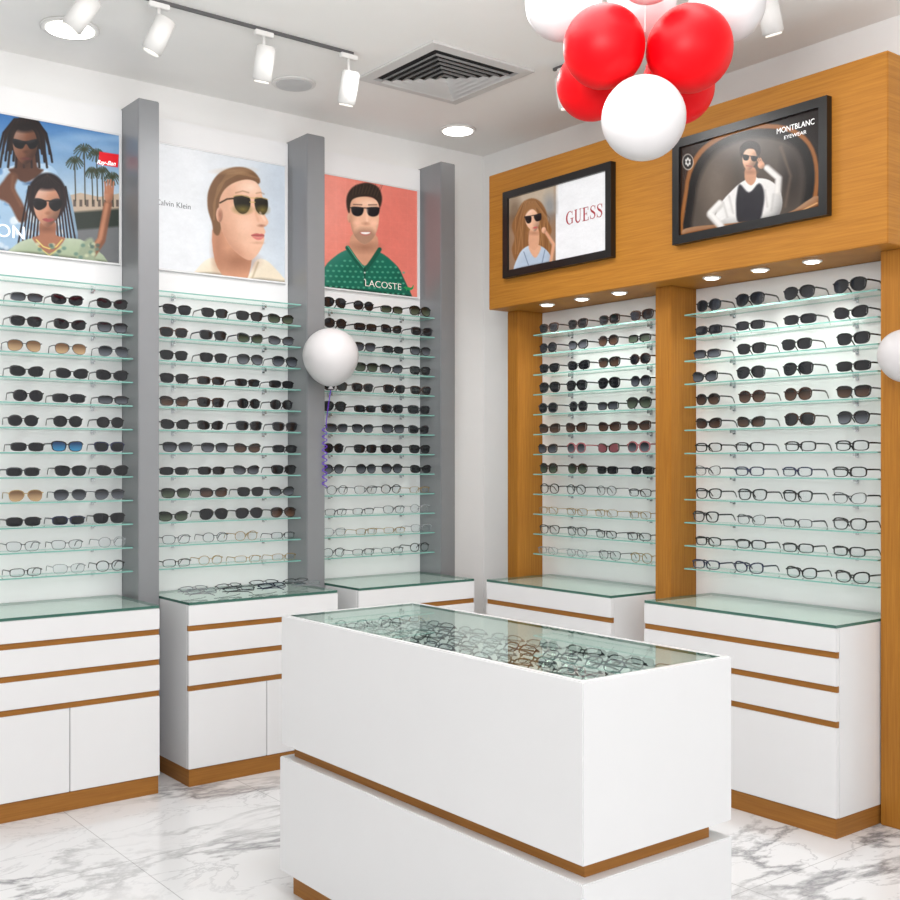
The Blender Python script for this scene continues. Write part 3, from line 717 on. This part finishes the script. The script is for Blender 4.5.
# --- screen two: man leaning out over the door of a dark car
c=Canvas(684,823,149.5,110,86,97,bg=(30,22,20))
c.ell(696,200,14,50,(78,52,36),soft=16,alpha=.8)
c.poly([(692,250),(688,192),(699,158),(722,138),(756,126),(792,127),(814,143),(822,174),(818,210),(808,240)],(150,94,48),soft=2)
c.poly([(696,250),(692,193),(703,161),(725,142),(757,130.5),(790,131.5),(811,146),(818,174),(814,208),(803,240)],(22,18,17),soft=2)
c.poly([(704,244),(700,197),(711,167),(730,149),(757,138),(786,140),(803,152),(809,176),(806,206),(796,234)],(84,74,66),soft=6)
c.ell(722,184,14,28,(132,118,106),soft=18,alpha=.6); c.ell(797,176,10,26,(44,37,34),soft=10,alpha=.8); c.ell(740,150,16,6,(110,98,90),soft=8,alpha=.6,ang=-16)
c.line([(787,148),(796,176),(791,206)],2,(110,92,78),soft=3,alpha=.8)
c.form([(722,224),(727,204),(738,191),(750,181),(762,178),(776,180),(786,190),(788,206),(780,220),(756,226)],(232,229,226),r=12,amt=.5,hi=.2)
c.poly([(747,184),(756,192),(766,183),(771,192),(770,207),(765,220),(746,222),(743,206),(744,193)],(44,42,48),soft=2)
c.poly([(752,180),(757,191),(765,180),(760,176)],(240,238,234),soft=1.0)
for p in ([(730,202),(734,216)],[(780,194),(778,210)],[(736,196),(740,212)],[(772,190),(774,206)]): c.line(p,1,(176,172,168),soft=3,alpha=.7)
c.form([(738,243),(700,240),(684,250),(684,232),(700,226),(740,222),(790,214),(823,196),(826,240)],(134,82,42),r=12,amt=.75,hi=.3)
c.line([(690,235),(740,227),(792,218),(820,203)],1.0,(236,186,126),soft=1.5)
c.line([(727,204),(716,214),(728,226)],7,(206,202,198),soft=2.5); c.line([(726,202),(716,212),(727,224)],4.5,(236,232,228),soft=2.5); c.form(ovalpts(735,228,5,3.2,1,ang=15),(214,162,130),r=3)
for k in range(4): c.line([(737,226+k*1.4),(743,228+k*1.8)],1.1,(206,152,120))
c.line([(784,192),(785,178),(774,168)],6,(208,204,200),soft=2.5); c.line([(783,191),(784,178),(773,168)],3.8,(236,232,228),soft=2.5); c.form(ovalpts(768,165,3.4,3.8,1),(216,162,130),r=3)
for k in range(3): c.line([(766+k*1.8,163),(764+k*1.7,158.5)],1.2,(208,154,122))
c.poly([(753,168),(762,168),(763,179),(758,185),(752,179)],(200,148,118),soft=1.2); c.ell(758,172,5,2,(160,112,88),soft=3,alpha=.7)
c.form(ovalpts(756.5,159,7.0,11.2,.74,ang=8),(226,176,144),r=9,amt=.45,hi=.25)
c.poly([(748.5,157),(747,149),(751,143.5),(758,141.5),(765,144),(767.5,150.5),(765.5,156),(763,150.5),(757,149),(751.5,151)],(40,30,26),soft=1.6)
c.form([(750,155),(756,156),(755,160.2),(751,160)],(14,12,14),r=2,hi=.2); c.form([(758.3,156.3),(764.4,157.2),(762.6,161.2),(759,160.6)],(14,12,14),r=2,hi=.2); c.line([(749.4,155.2),(764.8,157.2)],.6,(16,14,14))
c.ell(755.5,167,4.4,3,(180,132,108),soft=3,alpha=.5,ang=8); c.line([(753.6,165.8),(759,166.4)],.8,(170,98,90))
c.ell(692,163,6.2,8,(220,216,210),soft=1,alpha=.8); c.ell(692,163,5.4,7,(28,22,20),soft=1)
for k in range(6):
    a=math.pi*k/3+.5; c.ell(692+2.2*math.cos(a),163+3*math.sin(a),1.1,1.5,(220,216,212),soft=1)
r=poster('display_screen',4.0595,(2.63+3.455)/2,-math.pi/2,2.517,3.01,0.825,c,"black-framed screen showing man in white shirt leaning from car","screen",M['black'],0.04,0.035,M['screen'])
text('lettering',"MONTBLANC",0.185,(235,235,235),r,0.16,0.392,-0.022,bold=0.0,h=0.024,emit=.5)
text('lettering',"EYEWEAR",0.11,(225,225,225),r,0.197,0.361,-0.022,h=0.015,emit=.5)

# ------------------------------------------------------------------ ceiling fixtures
vx0,vx1,vy0,vy1=3.00,3.62,3.97,4.59
r=empty('air_vent',((vx0+vx1)/2,(vy0+vy1)/2,CE)); tag(r,"square white ceiling air diffuser with nested louvers","vent")
S=0.31
bm=bmesh.new()
def sq(s,z): return [bm.verts.new((a*s,b_*s,z)) for a,b_ in((-1,-1),(1,-1),(1,1),(-1,1))]
def rings(ls):
    for A,B in zip(ls[:-1],ls[1:]):
        for i in range(4): bm.faces.new((A[i],A[(i+1)%4],B[(i+1)%4],B[i]))
rings([sq(S,-0.0005),sq(S,-0.012),sq(S-0.055,-0.016),sq(S-0.055,-0.0005)])
me=bpy.data.meshes.new('frame'); bm.to_mesh(me); bm.free(); mesh_obj('frame',me,r,[M['vent']])
bm=bmesh.new(); vs=[bm.verts.new((a*(S-0.054),b_*(S-0.054),-0.001)) for a,b_ in((-1,-1),(-1,1),(1,1),(1,-1))]; bm.faces.new(vs)
me=bpy.data.meshes.new('dark_backing'); bm.to_mesh(me); bm.free(); mesh_obj('dark_backing',me,r,[M['dark']])  # flat dark sheet; the darkness between louvers is put into its colour
for k in range(6):
    s=0.232-k*0.039
    bm=bmesh.new(); rings([sq(s,-0.028),sq(s-0.013,-0.014),sq(s-0.015,-0.015),sq(s-0.002,-0.030),]); 
    me=bpy.data.meshes.new('louver'); bm.to_mesh(me); bm.free(); mesh_obj('louver',me,r,[M['vent']])
def disc_light(x,y,rad,label):
    r=empty('downlight',(x,y,CE)); tag(r,label,"ceiling light","round ceiling downlights")
    cyl('rim',rad,0.012,M['lampw'],r,(0,0,-0.0065),seg=48,bev=0.003)
    cyl('diffuser',rad*0.8,0.004,M['emit'],r,(0,0,-0.0145),seg=48)
disc_light(3.92,4.95,0.105,"round glowing recessed downlight in white ceiling")
disc_light(1.66,4.83,0.125,"round glowing recessed downlight in white ceiling")
r=empty('ceiling_speaker',(2.79,4.85,CE)); tag(r,"round white ceiling speaker with fine mesh grille","speaker")
cyl('rim',0.11,0.01,M['lampw'],r,(0,0,-0.0055),seg=48,bev=0.003); cyl('grille',0.09,0.004,M['spk'],r,(0,0,-0.0125),seg=48)
t=recentre(box('lighting_track',0.9,2.80,4.312,4.328,CE-0.014,CE-0.0005,M['track'])); tag(t,"slim dark ceiling lighting track","light track","lighting tracks")
t=recentre(box('lighting_track',3.672,3.688,1.6,3.9,CE-0.014,CE-0.0005,M['track'])); tag(t,"slim dark ceiling lighting track","light track","lighting tracks")
def spot(x,y,tx,ty,drop=0.0):
    r=empty('track_spotlight',(x,y,CE-0.0145)); tag(r,"white cylindrical track spotlight hanging from dark track","spotlight","track spotlights")
    al=(y>4)
    box('adapter',-0.045 if al else -0.013,0.045 if al else 0.013,-0.013 if al else -0.045,0.013 if al else 0.045,-0.022,0,M['lampw'],r,0.003)
    cyl('stem',0.007,0.05+drop,M['lampw'],r,(0,0,-0.046-drop/2),seg=16)
    d=Vector((tx,ty,-1.0)).normalized(); q=Vector((0,0,1)).rotation_difference(d)
    c0=Vector((0,0,-0.122-drop))
    h=cyl('lamp_head',0.042,0.15,M['lampw'],r,c0,seg=40,bev=0.006); h.rotation_mode='QUATERNION'; h.rotation_quaternion=q
    f=cyl('lamp_face',0.032,0.004,M['emit2'],r,c0+d*0.077,seg=32); f.rotation_mode='QUATERNION'; f.rotation_quaternion=q
spot(1.53,4.32,-0.6,0.35); spot(1.85,4.32,-0.35,0.35,.01); spot(2.335,4.32,0.0,0.3,.02); spot(2.775,4.32,0.0,0.3,.035)
spot(3.68,3.82,0.2,0.001); spot(3.68,2.66,0.35,0.001)

# ------------------------------------------------------------------ balloons
def balloon(x,y,z,rad,mat,label,group=None,tilt=(0,0,0)):
    bm=bmesh.new(); bmesh.ops.create_uvsphere(bm,u_segments=40,v_segments=28,radius=rad)
    for v in bm.verts:
        if v.co.z<0:
            k=-v.co.z/rad; v.co.z*=1+0.08*k*k; s=1-0.05*k; v.co.x*=s; v.co.y*=s
    for f in bm.faces: f.smooth=True
    me=bpy.data.meshes.new('balloon'); bm.to_mesh(me); bm.free()
    o=mesh_obj('balloon',me,None,[mat]); o.location=(x,y,z); o.rotation_euler=tilt; tag(o,label,"balloon",group)
    k=cyl('knot',rad*0.10,rad*0.12,mat,o,(0,0,-rad*1.11),seg=14,r2=rad*0.03)
    return o
C=Vector((2.715,2.445)); R=Vector((0.788,-0.615)); Fw=Vector((0.615,0.788))
hub=Vector((C.x,C.y,2.86))
cl=[(-0.024,-0.11,2.585,0.133,'w'),(-0.141,-0.06,2.828,0.132,'r'),(0.132,-0.06,2.822,0.138,'r'),
    (-0.145,0.215,2.800,0.122,'r'),(0.152,0.215,2.790,0.125,'r'),(-0.255,0.12,3.045,0.128,'w'),(0.298,0.12,3.04,0.128,'w'),(-0.018,-0.17,3.055,0.125,'w'),(0.02,0.18,3.06,0.118,'w')]
for a,f,z,rad,k in cl:
    p=C+R*a+Fw*f; d=(Vector((p.x,p.y,z))-hub+Vector((Fw.x,Fw.y,0))*-0.12).normalized()
    o=balloon(p.x,p.y,z,rad,M['redb'] if k=='r' else M['whiteb'],("glossy red" if k=='r' else "glossy white")+" balloon in a hanging red and white cluster","balloon cluster")
    o.rotation_mode='QUATERNION'; o.rotation_quaternion=Vector((0,0,1)).rotation_difference(d)
def curve_mesh(name,pts,rad,mat,label,cat):
    cu=bpy.data.curves.new(name,'CURVE'); cu.dimensions='3D'; sp=cu.splines.new('POLY'); sp.points.add(len(pts)-1)
    for i,p in enumerate(pts): sp.points[i].co=(*p,1)
    cu.bevel_depth=rad; cu.bevel_resolution=1
    tmp=bpy.data.objects.new('tmp',cu); COL.objects.link(tmp); bpy.context.view_layer.update()
    me=bpy.data.meshes.new_from_object(tmp.evaluated_get(bpy.context.evaluated_depsgraph_get())); bpy.data.objects.remove(tmp)
    me.materials.clear(); o=mesh_obj(name,me,None,[mat]); tag(o,label,cat); return recentre(o)
curve_mesh('balloon_string',[(C.x,C.y,2.9),(C.x+.003,C.y,3.1),(C.x,C.y,3.2),(C.x,C.y,CE-0.0005)],0.002,M['string'],"thin white string holding the balloon cluster to ceiling","string")
balloon(3.04,4.9035,2.045,0.146,M['whiteb'],"white balloon tied against the grey pillar")
pts=[(3.04,4.9035,1.868),(3.06,4.96,1.79),(3.083,5.02,1.70)]
for k in range(64):
    z=1.68-k*0.0051; pts.append((3.083+0.013*math.cos(k*.9),5.033+0.013*math.sin(k*.9),z))
curve_mesh('ribbon',pts,0.0026,M['purple'],"curly purple ribbon hanging against the grey pillar","ribbon")
balloon(4.098,2.335,1.92,0.10,M['whiteb'],"small white balloon fixed on the oak post")

# ------------------------------------------------------------------ light
w=bpy.data.worlds.new('World'); scene.world=w; w.use_nodes=True
w.node_tree.nodes['Background'].inputs[0].default_value=(1,0.997,0.993,1); w.node_tree.nodes['Background'].inputs[1].default_value=0.86
def area(name,loc,target,sx,sy,e,col=(1,1,1)):
    l=bpy.data.lights.new(name,'AREA'); l.shape='RECTANGLE'; l.size=sx; l.size_y=sy; l.energy=e; l.color=col
    o=bpy.data.objects.new(name,l); link(o); o.location=loc
    o.rotation_euler=(Vector(target)-Vector(loc)).to_track_quat('-Z','Y').to_euler(); return o
area('shopfront_daylight',(0.6,-1.8,2.2),(3.0,4.6,1.8),2.8,2.2,46,(1,1,1))
area('added_ceiling_fill',(1.25,1.55,2.75),(1.5,1.9,3.4),0.9,0.9,42,(1,0.99,0.98))  # added fill aimed upward to brighten the ceiling; no fixture hangs there
area('ceiling_light',(2.2,2.6,3.38),(2.2,2.6,0),1.4,1.4,36,(1,0.99,0.98))
area('ceiling_light',(2.9,3.9,3.33),(2.9,3.9,0),0.5,0.3,14,(1,0.99,0.98))
area('high_left_light',(-2.0,-0.4,2.6),(4.2,4.4,2.4),1.6,1.0,30,(1,1,1))  # area light high up behind and left of the camera

# ------------------------------------------------------------------ camera
cam=bpy.data.cameras.new('camera'); cam.sensor_width=36; cam.lens=1103/900*36; cam.shift_y=11/900
co=bpy.data.objects.new('camera',cam); link(co); co.location=(0,0,1.5); co.rotation_euler=(math.pi/2,0,-math.radians(37.97))
cam.clip_start=0.05; scene.camera=co
